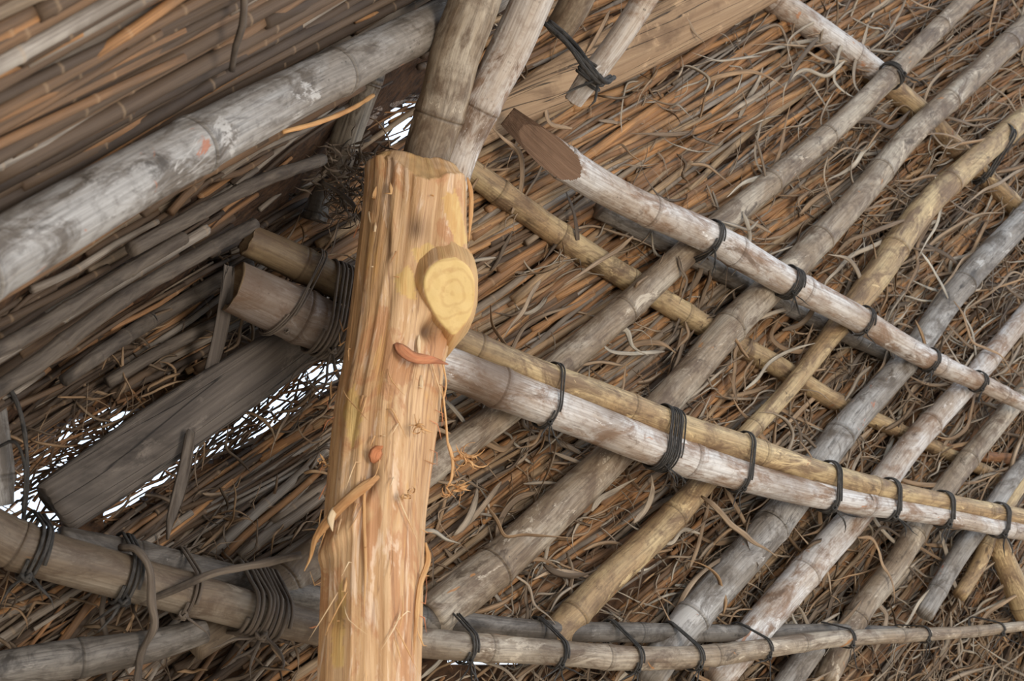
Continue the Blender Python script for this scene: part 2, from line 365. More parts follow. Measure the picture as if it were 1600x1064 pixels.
culm('p2','bamboo_pole',on(ROOF,fr-.015,[(798,190,34),(850,230,50),(905,270,54),(1000,322,50),(1110,372,50),(1220,435,46),(1330,492,42),(1440,556,34),(1540,602,28),(1600,632,22)]),'white','long whitish bamboo pole with slant-cut upper end, crossing the thatch right of the post',node=.26,cut0=(ROOF.at(852,229,fr-.015),nn))
culm('p5','bamboo_pole',on(ROOF,fr,[(-60,808,78),(40,858,76),(160,893,72),(280,925,66),(410,960,60),(500,982,54),(600,996,50),(700,1008,46),(860,1020,40),(980,1028,38),(1100,1024,34),(1200,1012,30),(1300,1000,26),(1420,994,22),(1540,985,17),(1660,970,13)]),'tan','long low bamboo beam near the bottom edge, passing behind the post, thinning rightwards','bamboo beam',dark_spans=[(150,350,.6,120),(860,30,.5,50),(690,20,.5,40)],node=.3)
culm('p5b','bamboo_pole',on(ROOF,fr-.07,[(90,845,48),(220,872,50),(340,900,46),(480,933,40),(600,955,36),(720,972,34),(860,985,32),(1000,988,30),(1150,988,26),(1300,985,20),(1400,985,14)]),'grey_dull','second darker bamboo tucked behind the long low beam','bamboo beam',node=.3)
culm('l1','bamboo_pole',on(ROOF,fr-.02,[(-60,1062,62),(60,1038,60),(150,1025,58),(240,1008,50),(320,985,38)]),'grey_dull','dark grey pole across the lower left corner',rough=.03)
# poles at the head of the post
culm('t1','bamboo_pole',dep([(650,300,70,2.2),(668,235,74,2.19),(695,150,76,2.17),(712,80,80,2.15),(740,5,80,2.13),(765,-80,80,2.11)]),'tan','mottled bamboo pole standing in the notch of the post, left one of the pair',dark_spans=[(655,5,.6,25)],node=.28)
culm('t2','bamboo_pole',dep([(700,300,58,2.225),(722,230,60,2.22),(760,150,62,2.2),(796,80,66,2.19),(830,5,64,2.17),(865,-75,64,2.15)]),'white','whitish bamboo pole standing in the notch of the post, right one of the pair',node=.3)
culm('t0','bamboo_pole',dep([(523,275,44,2.42),(542,210,48,2.42),(566,140,50,2.42),(592,70,48,2.4),(615,0,46,2.38),(640,-70,44,2.36)]),'tan','bamboo pole rising left of the post behind the near grey bamboo',node=.2)
culm('t3','bamboo_pole',dep([(897,158,30,2.3),(925,118,36,2.28),(965,65,38,2.26),(1010,-5,40,2.24),(1040,-60,40,2.2)]),'white','thin whitish bamboo end with a jagged cut, tied by black cord at top centre',hollow0=True,node=.5)
culm('t4','bamboo_pole',dep([(872,48,46,2.35),(895,10,50,2.32),(925,-50,50,2.3)]),'tan','short mottled bamboo end at the top edge between the pair and the tied thin pole',rough=.02)
culm('f1','bamboo_pole',dep([(-120,462,122,1.31),(0,398,112,1.4),(120,330,104,1.5),(250,258,94,1.62),(375,190,86,1.755),(480,135,78,1.9),(600,77,70,2.07),(720,16,66,2.27),(800,-30,64,2.4)]),'grey','big blurred grey bamboo pole crossing the upper left, nearest to the viewer',node=.42,sides=32)
culm('l0','bamboo_pole',dep([(-32,560,50,2.0),(-22,640,60,2.0),(-12,720,64,2.0),(-4,790,50,2.0)]),'grey','grey pole end at the left edge beside a black cord',node=.1)
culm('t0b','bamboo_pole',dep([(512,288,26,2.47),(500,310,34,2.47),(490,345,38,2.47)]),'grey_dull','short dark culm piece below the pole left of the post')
# dark bark poles under the near thatch
DB=[([(-60,640,28),(40,575,30),(110,522,28),(195,463,26),(312,399,22),(400,350,20)],'dark bark pole, longest of those under the left thatch, reaching the left edge'),
    ([(95,598,20),(160,552,24),(240,500,24),(330,444,22),(390,410,18)],'dark bark pole just above the sooty plank, below the longest dark pole'),
    ([(-60,575,26),(30,530,26),(110,480,24),(200,425,22),(290,372,20)],'dark bark pole at the left edge above the longest dark pole'),
    ([(170,600,20),(250,552,20),(330,510,18),(390,480,16)],'thin dark bark pole nearest the sooty plank'),
    ([(200,390,24),(300,335,24),(400,285,22),(500,250,18)],'dark bark pole running up to the gap left of the post')]
for i,(pp,lab) in enumerate(DB):
    pts=[( (NEAR if near_side(u,v)>0 else ROOF).at(u,v,.05),w) for u,v,w in pp]
    culm('db%d'%i,'bark_pole',pts,'bark',lab,'pole',node=.12,bump=.1,rough=.12,wob=.008,sides=14)

# ---------------------------------------------------------------- boards and timbers
def board(name,pts,mat,label,thick=.03,cat='timber',rnd=2.2,rough=.006,key=None):
    raw=[(*p,w*proj(p)[2]/(2*F)) for p,w in pts]; sp=smooth_path(raw,.01); mb=MB(); n=len(sp); sides=28; rings=[]
    seed=Vector((R()*50,R()*50,R()*50)); L=0
    for i,q in enumerate(sp):
        c=Vector(q[:3]); a=Vector(sp[max(i-1,0)][:3]); b=Vector(sp[min(i+1,n-1)][:3]); t=(b-a).normalized()
        if i: L+=(c-a).length if i else 0
        ny=(ROOF.n-t*ROOF.n.dot(t)).normalized(); nx=t.cross(ny); ring=[]
        for k in range(sides):
            th=2*math.pi*k/sides; cx,sy=math.cos(th),math.sin(th)
            x=math.copysign(abs(cx)**(2/rnd/1.3),cx)*q[3]; y=math.copysign(abs(sy)**(2/rnd/1.0),sy)*thick
            e=noise.fractal(seed+Vector((x*60,y*60,L*3)),1,2,4)
            e2=-.5*abs(noise.noise(seed+Vector((x*40,1,L*1.2))))
            edge=1+.05*noise.noise(seed+Vector((th,L*5,2)))
            p=c+nx*x*edge+ny*(y+math.copysign(1,y)*rough*(e+e2))
            if i==0 : p=p+t*U(-.01,.008)
            ring.append(mb.vert(p,(seed.x+abs(k/sides*2-1)*q[3]*3,L),.5,0))
        rings.append(ring)
    for i in range(n-1):
        for k in range(sides): k2=(k+1)%sides; mb.f.append((rings[i][k],rings[i][k2],rings[i+1][k2],rings[i+1][k]))
    mb.f.append(tuple(reversed(rings[0]))); mb.f.append(tuple(rings[-1]))
    if key: POLES[key]=([Vector(q[:3]) for q in sp],[q[3] for q in sp])
    return tag(mb.build(name,M[mat]),label,cat)
board('sooty_plank',on(ROOF,.075,[(88,792,92),(160,742,96),(250,680,98),(340,620,92),(420,568,84),(500,515,70)]),'oldwood','wide dark weathered plank sloping up to the bamboo stubs left of the post',.026,'plank',key='plank')
board('split_timber',on(ROOF,.05,[(740,205,56),(800,172,60),(880,128,74),(960,88,84),(1050,42,84),(1150,-8,80),(1240,-60,74)]),'timber','brown split timber with a small knot, at top centre right of the standing bamboo pair',.022,'timber',key='timber')
board('wood_strip',dep([(357,418,18,2.17),(350,480,22,2.2),(340,535,22,2.22),(326,585,18,2.24)]),'oldwood','dark flat strip hanging from the bamboo stub down to the sooty plank',.005,'strip')
board('wood_strip',on(ROOF,.115,[(297,680,16),(290,725,20),(278,775,20),(266,815,12),(261,843,3)]),'bark','brown strip with a pointed tip hanging below the sooty plank',.004,'strip')

# ---------------------------------------------------------------- the peeled post
prof=[(1200,487,660,1.80),(1064,492,660,1.86),(980,495,662,1.9),(900,498,664,1.935),(820,502,668,1.97),(760,507,674,1.995),(700,513,682,2.02),(640,520,690,2.05),(590,529,694,2.07),(550,536,699,2.085),(510,542,708,2.1),(470,547,722,2.12),(430,552,731,2.135),(400,556,733,2.15),(340,563,733,2.175),(300,566,733,2.19),(268,567,732,2.2)]
raw=[((*P((a+b)/2,v,d),(b-a)*d/(2*F))) for v,a,b,d in prof]
sp=smooth_path(raw,.0035); mb=MB(); S=150; rings=[]; n=len(sp); AX=[]
FACETS=[[(690,305),(712,298),(722,330),(729,378),(718,398),(706,370),(696,335)],[(618,428),(634,408),(650,430),(652,470),(634,462),(616,452)],[(640,385),(670,378),(690,400),(664,430),(652,405)],[(520,960),(532,900),(540,930),(536,1040),(518,1040)],[(534,630),(556,600),(566,660),(548,700)]]
bot=Vector(sp[0][:3]); top=Vector(sp[-1][:3]); ax=(top-bot).normalized()
nxp=(RT-ax*RT.dot(ax)).normalized(); nyp=ax.cross(nxp)      # nyp points away from the camera
TOT=(top-bot).length
def ridge(th,L):
    c,s=math.cos(th),math.sin(th)
    v=Vector((c*2.6,s*2.6,L*1.5)); a=noise.fractal(v,1,2,3)
    w=noise.noise(Vector((c*9+3,s*9,L*2.6+.6*noise.noise(v*2))))
    st=noise.noise(Vector((c*4,s*4,L*2.6+9))); step=1/(1+math.exp(-st*22))
    f=noise.noise(Vector((c*30,s*30,L*5)))
    return .0035*a+.0014*w+.0032*step+.0009*f
for i,q in enumerate(sp):
    c=Vector(q[:3]); L=(c-bot).dot(ax); r=q[3]; ring=[]
    for k in range(S):
        th=2*math.pi*k/S; dv=nxp*math.cos(th)+nyp*math.sin(th)
        rr=r*.985+ridge(th,L)-.004
        p=c+dv*rr
        u,v,_=proj(p); nd=0; tn=0; front=math.sin(th)<.25
        if front:
            g=math.exp(-(((u-700)/34)**2+((v-462)/66)**2)); p=p+dv*(.012*g)
            g2=math.exp(-(((u-648)/16)**2+((v-352)/20)**2)); p=p-dv*.007*g2; nd=max(nd,.75*g2)
            g3=math.exp(-(((u-670)/13)**2+((v-515)/16)**2)); p=p-dv*.016*g3; nd=max(nd,g3*.95)
            g4=math.exp(-(((u-606)/5)**2+((v-385)/40)**2)); p=p-dv*.005*g4; nd=max(nd,.7*g4)
            g5=math.exp(-(((u-582)/9)**2+((v-745)/26)**2)); p=p-dv*.006*g5; nd=max(nd,.9*g5)
            g6=math.exp(-(((u-528)/11)**2+((v-955)/28)**2)); p=p-dv*.004*g6; nd=max(nd,.6*g6)
            g7=math.exp(-(((u-650)/26)**2+((v-420)/70)**2)); p=p-dv*.006*g7
            # diagonal bark ridge at the left
            dd=abs((u-490)*.75+(v-885)*.66)/1.0
            if 500<u<590: p=p+dv*.006*math.exp(-(dd/10)**2)
        if front:     # shaved yellow facets
            wv=4*noise.noise(p*70)
            for poly in FACETS:
                if in_poly(u+wv,v+wv*1.5,poly): tn=1
        # saddle cut at the top: lower the front rim, bevel it inwards
        cx_=math.cos(th)
        h0=TOT-.006-.054*math.exp(-((cx_-.25)/.6)**2)+.003*noise.noise(Vector((cx_*7,1,2))) if math.sin(th)<.1 else TOT-.008*(1+math.cos(3*th))
        LL=(p-bot).dot(ax)
        if LL>h0:
            ex=LL-h0; nd=max(nd,.3+.25*noise.noise(Vector((cx_*6,LL*90,1)))); tn=.45; p=c+dv*(r*.985-.001-ex*.55-.004*(ex>.002))
        ring.append(mb.vert(p,(abs(k/S*2-1)*math.pi*r+3,L),tn,nd))
    rings.append(ring)
for i in range(n-1):
    for k in range(S): k2=(k+1)%S; mb.f.append((rings[i][k],rings[i][k2],rings[i+1][k2],rings[i+1][k]))
cc=mb.vert(top-ax*.03,(0,0),0,.6)
for k in range(S): mb.f.append((rings[-1][k],rings[-1][(k+1)%S],cc))
post=mb.build('peeled_post',M['trunk']); tag(post,'freshly peeled orange-yellow tree trunk post standing left of centre, notched at the top','post')
def post_surf(u,v,out=0):
    """point on the post's front near pixel u,v"""
    best=None
    for i in range(0,n,6):
        c=Vector(sp[i][:3]); pu,pv,d=proj(c)
        if best is None or abs(pv-v)<best[0]: best=(abs(pv-v),c,sp[i][3],pu,d)
    _,c,r,pu,d=best; x=max(-.98,min(.98,(u-pu)*d/F/r)); y=-math.sqrt(1-x*x)
    return c+nxp*(x*(r+out))+nyp*(y*(r+out)), (nxp*x+nyp*y)
# cut branch stub: a short flared stump with a flat yellow face
pc,nr=post_surf(700,455); fn=(-FW*.96+RT*.24-UP*.06).normalized(); e1=(ax-fn*ax.dot(fn)).normalized(); e2=fn.cross(e1)
if e2.dot(RT)<0: e2=-e2
cen=P(702,457,2.036)
def on_face(u,v):      # where the line of sight through u,v meets the plane of the saw cut
    d=P(u,v,1)-CAM; return CAM+d*((cen-CAM).dot(fn)/d.dot(fn))
pts=smooth_path([(u,v,0) for u,v in [(712,401),(731,414),(741,434),(742,465),(736,492),(722,512),(708,524),(692,510),(676,488),(664,462),(661,438),(670,418),(688,405),(712,401)]],5)[:-1]
rim=[on_face(u,v) for u,v,_ in pts]; K=len(rim); mid=sum(rim,Vector())/K
stub=MB(); prev=None
for lv,(o_,sc) in enumerate([(-.11,1.7),(-.06,1.45),(-.03,1.26),(-.012,1.11),(-.004,1.03),(-.0005,.99)]):
    ring=[]
    for k,q in enumerate(rim):
        w_=(.004*noise.noise(q*45)+.002*noise.noise(q*120))*(1-sc*.0)*(lv<4)
        ring.append(stub.vert(mid+(q-mid)*(sc+w_*6)+fn*(o_+w_),((q-mid).dot(e2)*sc+2,(q-mid).dot(e1)*sc+1),.35,0))
    if prev:
        for k in range(K): stub.f.append((prev[k],prev[(k+1)%K],ring[(k+1)%K],ring[k]))
    prev=ring
stub.f.append(tuple(prev))
so_=stub.build('branch_stub',M['trunk'],post)
face=MB(); prev=None
for sc in (.995,.975,.9,.75,.6,.45,.3,.15):
    ring=[]
    for q in rim:
        p=mid+(q-mid)*sc; ring.append(face.vert(p+fn*(-.002 if sc>.98 else .0012+.0018*noise.noise(p*55)),((p-mid).dot(e1),(p-mid).dot(e2))))
    if prev:
        for k in range(K): face.f.append((prev[k],prev[(k+1)%K],ring[(k+1)%K],ring[k]))
    prev=ring
face.f.append(tuple(prev)); fo_=face.build('cut_face',M['cutwood'],so_); fo_['label']='yellow oval face of the sawn-off branch'
# ribbons / fibres
def ribbon(mb,pts,w,th=.0008,tint=.5,sides=6,taper=True,up=None,tw=0):
    sp=smooth_path([tuple(p) for p in pts],.008 if w>.004 else .012); path=[Vector(q) for q in sp]; m=len(path)
    if m<3: path=[path[0],path[0].lerp(path[-1],.5),path[-1]]; m=3
    rx=[];ry=[]
    for i in range(m):
        f=i/(m-1); k=(min(1,f*5+.35)*min(1,(1-f)*2.2+.08)) if taper else 1
        rx.append(w*k/2); ry.append(max(th*k,.0003))
    mb.tube(path,rx,ry,sides,tint,up=up,twist=tw)
def post_strip(name,px,w,mat,outs,label=None,tw=0,th=.001):
    pts=[]
    for (u,v),o in zip(px,outs): pts.append(post_surf(u,v,o)[0]-FW*max(0,o)*.4)
    mb=MB(); ribbon(mb,pts,w,th,up=nxp,tw=tw); o=mb.build(name,M[mat],post)
    if label: o['label']=label
post_strip('bark_strip',[(624,562),(645,580),(668,598),(680,592)],.022,'orangebark',[.0,.012,.022,.03],'orange peeled flap curling out',1)
post_strip('bark_strip',[(590,742),(600,735),(606,728)],.02,'orangebark',[0,.01,.02],'salmon-coloured flap over the dark knot')
post_strip('bark_strip',[(600,775),(575,790),(550,815),(528,838),(508,862),(492,885),(481,893)],.018,'fibre',[.003,.006,.007,.008,.01,.012,.02],'pale stringy strip slanting to the left edge',.3,.004)
post_strip('bark_strip',[(657,850),(662,880),(655,930),(650,985),(648,1040)],.009,'fibre',[.012,.009,.004,.003,.002])
post_strip('bark_strip',[(728,285),(735,310),(731,345),(733,380)],.008,'fibre',[.004,.006,.006,.002])
post_strip('bark_strip',[(579,770),(578,830),(580,900),(578,985)],.005,'fibre',[.002]*4)
post_strip('bark_strip',[(540,820),(536,833),(541,845)],.012,'palefibre',[.006,.014,.018])
for k in range(22):
    v=U(330,1040); row=min(prof,key=lambda r:abs(r[0]-v)); u=U(row[1]+12,row[2]-14)
    if abs(u-700)<55 and 380<v<540: continue
    l=U(8,30); post_strip('bark_strip',[(u,v),(u+U(-3,3),v+l*.5),(u+U(-8,8),v+l)],U(.003,.008),random.choice(['fibre','palefibre','fibre']),[-.001,U(.001,.003),U(.002,.007)],tw=U(-.6,.6))
for k in range(26):
    u=U(510,672); v=U(560,1050); l=U(20,70); a=U(-.5,.5)
    post_strip('wood_fibre',[(u,v),(u+l*.4*math.sin(a),v+l*.4),(u+l*math.sin(a*1.5),v+l)],U(.0012,.0026),random.choice(['fibre','palefibre','fibre']),[.0,U(.003,.008),U(.001,.012)])
for k in range(34):   # hairy edges
    left=R()<.5; v=U(300,1050)
    row=min(prof,key=lambda r:abs(r[0]-v)); u=row[1]+2 if left else row[2]-2; s=-1 if left else 1
    post_strip('wood_fibre',[(u-s*6,v),(u+s*2,v+U(-6,6)),(u+s*2,v+U(-22,22))],U(.001,.003),random.choice(['fibre','orangebark']),[.0,U(.003,.006),U(.006,.012)])
# stringy tuft hanging at the right edge
def tuft(name,cx,cy,nn,spread,d,label,mat='fibre'):
    mb=MB()
    for k in range(nn):
        p=Vector((cx+G(0,spread*.3),cy+G(0,spread*.3),0)); pts=[]; a=U(0,6.28); da=U(-1.2,1.2)
        for j in range(6):
            pts.append(P(p.x,p.y,d+U(-.008,.008))); p.x+=math.cos(a)*spread*.33; p.y+=math.sin(a)*spread*.26; a+=da
        ribbon(mb,pts,U(.0015,.0045),.0006,tint=R())
    o=mb.build(name,M[mat],post); o['label']=label
mb=MB()
for px,w in (([(690,600),(694,630),(697,660),(700,695),(706,720),(712,745)],.010),([(700,690),(708,720),(705,750),(698,762),(712,778)],.014),([(690,560),(697,600),(690,640),(696,672)],.006),([(707,720),(725,712),(742,716)],.012)):
    ribbon(mb,[P(u,v,2.03) for u,v in px],w,.0015,tw=2)
o=mb.build('bark_strip',M['fibre'],post); o['label']='stringy strip of bark hanging free on the right'
tuft('fibre_tuft',725,715,16,22,2.03,'frayed orange tuft hanging right of the trunk')
tuft('fibre_tuft',708,765,14,18,2.03,'frayed end of the hanging strip')
tuft('fibre_tuft',655,670,9,14,1.94,'curled shaving on the trunk face')
tuft('fibre_tuft',640,775,7,12,1.9,'curled shaving low on the trunk face')
tuft('fibre_tuft',510,722,6,10,1.98,'frayed shaving on the left edge')

# debris nest behind the post head
mb=MB()
for k in range(260):
    f=R(); c=Vector((545+G(0,24),275+G(0,26)+(60*R() if R()<.35 else 0),0))
    if c.x>640 : continue
    a=U(0,6.28); pts=[]; d=U(2.30,2.44); p=c.copy()
    for j in range(4): pts.append(P(p.x,p.y,d+U(-.015,.015))); p.x+=math.cos(a)*11; p.y+=math.sin(a)*9; a+=U(-.7,.7)
    ribbon(mb,pts,U(.002,.006),.0012,tint=R())
tag(mb.build('plant_debris',M['nest']),'dusty clump of fibres and chaff caught behind the head of the post','debris',kind='stuff')

# ---------------------------------------------------------------- lashings
def near(key,u):
    path,rad=POLES[key]; b=min(range(1,len(path)-1),key=lambda i:abs(proj(path[i])[0]-u))
    return path[b],(path[b+1]-path[b-1]).normalized(),rad[b]
def hull(pts):
    pts=sorted(set(pts)); 
    def half(ps):
        o=[]
        for p in ps:
            while len(o)>1 and (o[-1][0]-o[-2][0])*(p[1]-o[-2][1])-(o[-1][1]-o[-2][1])*(p[0]-o[-2][0])<=0: o.pop()
            o.append(p)
        return o
    a=half(pts); b=half(pts[::-1]); return a[:-1]+b[:-1]
def lash(keys,u,turns,label,cr=.0019,mat='cord',loose=2,slant=0,name='cord_lashing',group=None,tail=.07,pitch=None):
    c0,t,r0=near(keys[0],u); ex=(FW-t*FW.dot(t)).normalized(); ey=t.cross(ex); circ=[]
    for k in keys:
        path,rad=POLES[k]
        b=min(range(len(path)),key=lambda i:abs((path[i]-c0).dot(t))+ .2*(path[i]-c0).length); q=path[b]-c0
        circ.append((q.dot(ex),q.dot(ey),rad[b]*(1.07)))
    pts=[]
    for x,y,r in circ:
        for k in range(40): a=k/40*6.28318; pts.append((round(x+math.cos(a)*(r+cr),6),round(y+math.sin(a)*(r+cr),6)))
    h=hull(pts); 
    # densify
    loop=[]; m=len(h)
    for i in range(m):
        a,b=h[i],h[(i+1)%m]; L=math.dist(a,b); kk=max(1,int(L/.008))
        for j in range(kk): loop.append((a[0]+(b[0]-a[0])*j/kk,a[1]+(b[1]-a[1])*j/kk))
    mb=MB(); pitch=pitch or cr*2.3; m=len(loop); 
    cx=sum(p[0] for p in loop)/m; cy=sum(p[1] for p in loop)/m
    path=[]
    for s in range(turns*m+1):
        x,y=loop[s%m]; sh=(s/m-turns/2)*pitch*1.15+slant*(y-cy)+.004*noise.noise(Vector((s*.05,turns,u*.1)))+.002*math.sin(s*.11+u); k=1+.03*abs(math.sin(s*.13+u))
        path.append(c0+ex*(cx+(x-cx)*k)+ey*(cy+(y-cy)*k)+t*sh)
    mb.tube(path,[cr]*len(path),None,6)
    o=mb.build(name,M[mat]); tag(o,label,'lashing',group)
    # knot on the viewer's lower side
    kx=min(loop,key=lambda p:p[0]*1.0+p[1]*(.7 if ey.dot(UP)>0 else -.7)); kp=c0+ex*kx[0]+ey*kx[1]
    kb=MB(); pp=[]
    for s in range(26):
        a=s*.75; pp.append(kp-FW*cr*1.5+Vector((math.cos(a),math.sin(a*1.3),math.sin(a)))*cr*2.2)
    kb.tube(pp,[cr*.9]*len(pp),None,6); kb.build('knot',M[mat],o)
    for q in range(loose):
        lb=MB(); p=kp.copy()-FW*.003; pts=[p.copy()]; dv=(RT*U(-1,1)-UP*U(.2,1)-FW*.25).normalized()
        for j in range(4): p=p+dv*tail/4*U(.6,1.2); dv=(dv+Vector((U(-.5,.5),U(-.5,.5),U(-.5,.3)))).normalized(); pts.append(p.copy())
        ribbon(lb,pts,cr*1.7,cr*.8); lb.build('loose_end',M[mat],o)
    return o
def L(keys,us,fmt,turns=4,**k):
    for u,where in us: lash(keys,u,turns,fmt%where,**k)
L(['p1','p1b'],[(448,'around the two bamboo stubs left of the post')],'thin fibre band %s',3,cr=.0016,mat='vine',loose=0,slant=.25)
L(['p1','p1b'],[(522,'close against the left side of the post')],'thick fibrous lashing %s',9,cr=.0028,mat='vine',loose=4,tail=.12)
L(['p1','p1b'],[(856,'nearest the post on its right side')],'black cord round the doubled beam, %s',3,loose=3)
L(['p1','p1b'],[(1030,'the thickest one, right of the thick rafter')],'black cord round the doubled beam, %s',8,loose=3)
L(['p1','p1b'],[(1155,'second from the thickest band towards the right' if False else 'just right of the thickest band')],'black cord round the doubled beam, %s',3)
L(['p1','p1b'],[(1290,'where a yellow strip crosses it'),(1385,'midway along its right half'),(1472,'last but one before the right edge'),(1560,'at the right edge of the photo')],'black cord round the doubled beam, %s',3,cr=.0026)
L(['p2','a'],[(1112,'crossing the rafter that goes behind the post')],'dark tie on the long whitish pole %s',4,loose=3)
L(['p2'],[(1232,'crossing the thick second rafter')],'wound dark tie on the long whitish pole %s',6,loose=4)
L(['p2'],[(1345,'below the yellow split rafter'),(1450,'at the fourth rafter'),(1528,'near its thin right end')],'dark tie on the long whitish pole %s',3,loose=3)
L(['p4b','c'],[(1532,'where the smooth yellow lath meets a rafter')],'grey wire ring at upper right %s',3,loose=1,cr=.003)
lash(['a'],1392,3,'grey wire ring on the rafter by the whitish pole end, upper right',cr=.003,loose=1)
L(['p5','p5b','a'],[(408,'left of the post, where the rafter crosses')],'bulky dark fibre lashing on the low beam %s',8,cr=.0036,mat='vine',loose=5,tail=.1,pitch=.008)
L(['p5','p5b'],[(50,'at the left edge'),(205,'between the left edge and the hanging vine'),(160,'left of the hanging vine')][:2],'dark cord on the low beam %s',3,cr=.003)
L(['p5','p5b'],[(290,'just right of the hanging vine')],'dark cord on the low beam %s',2,cr=.0025,mat='vine',loose=1)
L(['p5','p5b'],[(725,'closest right of the post'),(870,'below the yellow rafter foot'),(890,'')][:2],'dark cord on the low beam %s',3,cr=.0020,loose=4)
L(['p5','p5b'],[(990,'left one of two close together'),(1085,'at the foot of the fourth rafter'),(1100,'')][:2],'dark cord on the low beam %s',3,cr=.0019,loose=3)
L(['p5','p5b'],[(1190,'at the foot of the fifth rafter'),(1325,'third from the right end'),(1445,'second from the right end'),(1560,'last, at the right edge')],'dark cord on the low beam %s',2,cr=.0018,loose=2)
# black cord tying the thin pole at top centre
def vine(px,w,mat,label,name='hanging_vine',cat='vine',tint=.5,strands=1):
    mb=MB()
    for s in range(strands):
        pts=[P(u+(s*5 if s else 0)+U(-2,2),v+U(-2,2),d) for u,v,d in px]; sp=[Vector(q) for q in smooth_path([tuple(p) for p in pts],.01)]
        r=[w/2*(1+.25*noise.noise(p*40)) for p in sp]; mb.tube(sp,r,None,7,tint)
    return tag(mb.build(name,M[mat]),label,cat)
vine([(850,35,2.27),(885,68,2.24),(915,105,2.21),(935,128,2.21),(950,120,2.25)],.009,'cord','black twisted cord running from the standing pair to the thin tied pole, top centre','black_cord','cord',strands=3)
L(['t3'],[(926,'')],'black cord wound round the thin whitish bamboo end at top centre%s',4,cr=.003,loose=2)
vine([(8,590,1.95),(28,640,1.95),(42,700,1.95),(40,770,1.96),(36,830,1.97),(50,870,1.95)],.007,'cord','black cord hanging down the left edge beside the grey pole end','black_cord','cord')
vine([(-5,700,1.95),(25,690,1.95),(40,730,1.95),(38,800,1.96)],.005,'cord','thinner black cord looping beside the left edge','black_cord','cord')
vine([(190,855,2.0),(215,858,1.98),(232,890,1.96),(236,940,1.96),(240,980,1.97),(222,1020,1.98),(212,1080,1.98)],.013,'vine','twisted brown vine hanging over the low beam at lower left')
vine([(165,915,2.06),(160,960,2.06),(170,1010,2.06),(172,1080,2.06)],.009,'bark','dark straight vine hanging below the low beam at lower left')
vine([(222,940,2.0),(260,925,1.99),(330,895,2.0),(400,883,2.03),(470,868,2.06)],.012,'vine','loose bark strip lying across the low beam with a frayed end, lower left')
vine([(440,205,1.95),(500,190,2.0),(550,170,2.1),(585,150,2.2)],.008,'fibre','slim tan stalk sticking out from under the near grey bamboo','loose_stalk','stalk')
vine([(383,-20,1.6),(378,40,1.62),(370,70,1.63),(364,112,1.65)],.009,'vine','grey stalk hanging from the top edge in front of the blurred reeds','loose_stalk','stalk')
vine([(505,285,2.3),(530,300,2.28),(548,318,2.25),(566,345,2.22)],.008,'bark','short dark twig against the upper left edge of the post','twig','twig')

# ---------------------------------------------------------------- reeds of the thatch
def ang(u,v):
    a=28+7*max(0,min(1,v/1064))+20*max(0,min(1,(u-850)/700))*max(0,min(1,(v+150)/850))
    if v>1000 and u>600: a+=10
    return a
reeds=[]
def add_reed(plane,u,v,a,l,w,off,tint,bend=0,fill=False):
    if not fill and R()<.96:
        ar_=math.radians(a); m_=max(2,int(l/30))
        if any(gap(u+math.cos(ar_)*l*(i_/m_-.5),v-math.sin(ar_)*l*(i_/m_-.5)) for i_ in range(m_+1)): return
    a=math.radians(a); du,dv=math.cos(a)*l/2,-math.sin(a)*l/2; bx=bend
    pts=[plane.at(u-du,v-dv,off+G(0,.004)),plane.at(u-du*.33-math.sin(a)*bx,v-dv*.33-math.cos(a)*bx,off+G(0,.003)),plane.at(u+du*.33+math.sin(a)*bx*.3,v+dv*.33,off+G(0,.003)),plane.at(u+du,v+dv,off+G(0,.004))]
    d=proj(pts[1])[2]
    reeds.append(dict(pts=pts,w=w,tint=tint,u=u,v=v,size=(w/d)*1,plane=plane,off=off))
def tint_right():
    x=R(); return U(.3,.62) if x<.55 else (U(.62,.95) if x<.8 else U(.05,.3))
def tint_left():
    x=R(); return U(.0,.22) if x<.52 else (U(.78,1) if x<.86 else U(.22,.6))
cnt=0
while cnt<5200:      # the far pitch
    u=U(-380,1980); v=U(-330,1400)
    ns=near_side(u,v)
    if ns>.05: continue
    cnt+=1
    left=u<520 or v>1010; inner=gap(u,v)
    if inner and R()<.93: continue
    off=-.055+.06*(cnt/5200)**.7
    w=random.choice([U(.006,.011),U(.009,.016),U(.012,.021)])*(1 if not left else .8)*(1.1 if v<560 and u<1300 else .95)
    jit=3.5+5*max(0,min(1,(u-900)/600))
    l=U(220,620) if not inner else U(80,200)
    if v>1000: l*=.55
    a=ang(u,v)+G(0,jit)
    if not inner and u<700:
        aa=math.radians(a)
        if any(gap(u+math.cos(aa)*l*f_,v-math.sin(aa)*l*f_) for f_ in (-.45,-.25,.25,.45)) and R()<.85: continue
    if left and u<520 and v>900: a+=random.choice([0,0,18,-6])
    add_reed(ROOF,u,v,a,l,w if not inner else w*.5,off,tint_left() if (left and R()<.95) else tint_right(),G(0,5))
for gi_,g_ in enumerate(GAPS[:5]):      # fine stalks and chaff across the gaps where daylight shows
    cu=[p[0] for p in g_]; cv=[p[1] for p in g_]
    area=(max(cu)-min(cu))*(max(cv)-min(cv))
    for k in range(int(area/(560,330,260,520,500)[gi_])):
        u,v=U(min(cu),max(cu)),U(min(cv),max(cv))
        if near_side(u,v)>.03: continue
        add_reed(ROOF,u,v,(ang(u,v)+G(0,9)) if R()<.75 else U(-60,90),U(40,130),U(.003,.007),U(-.07,-.01),U(0,.5),G(0,5),True)
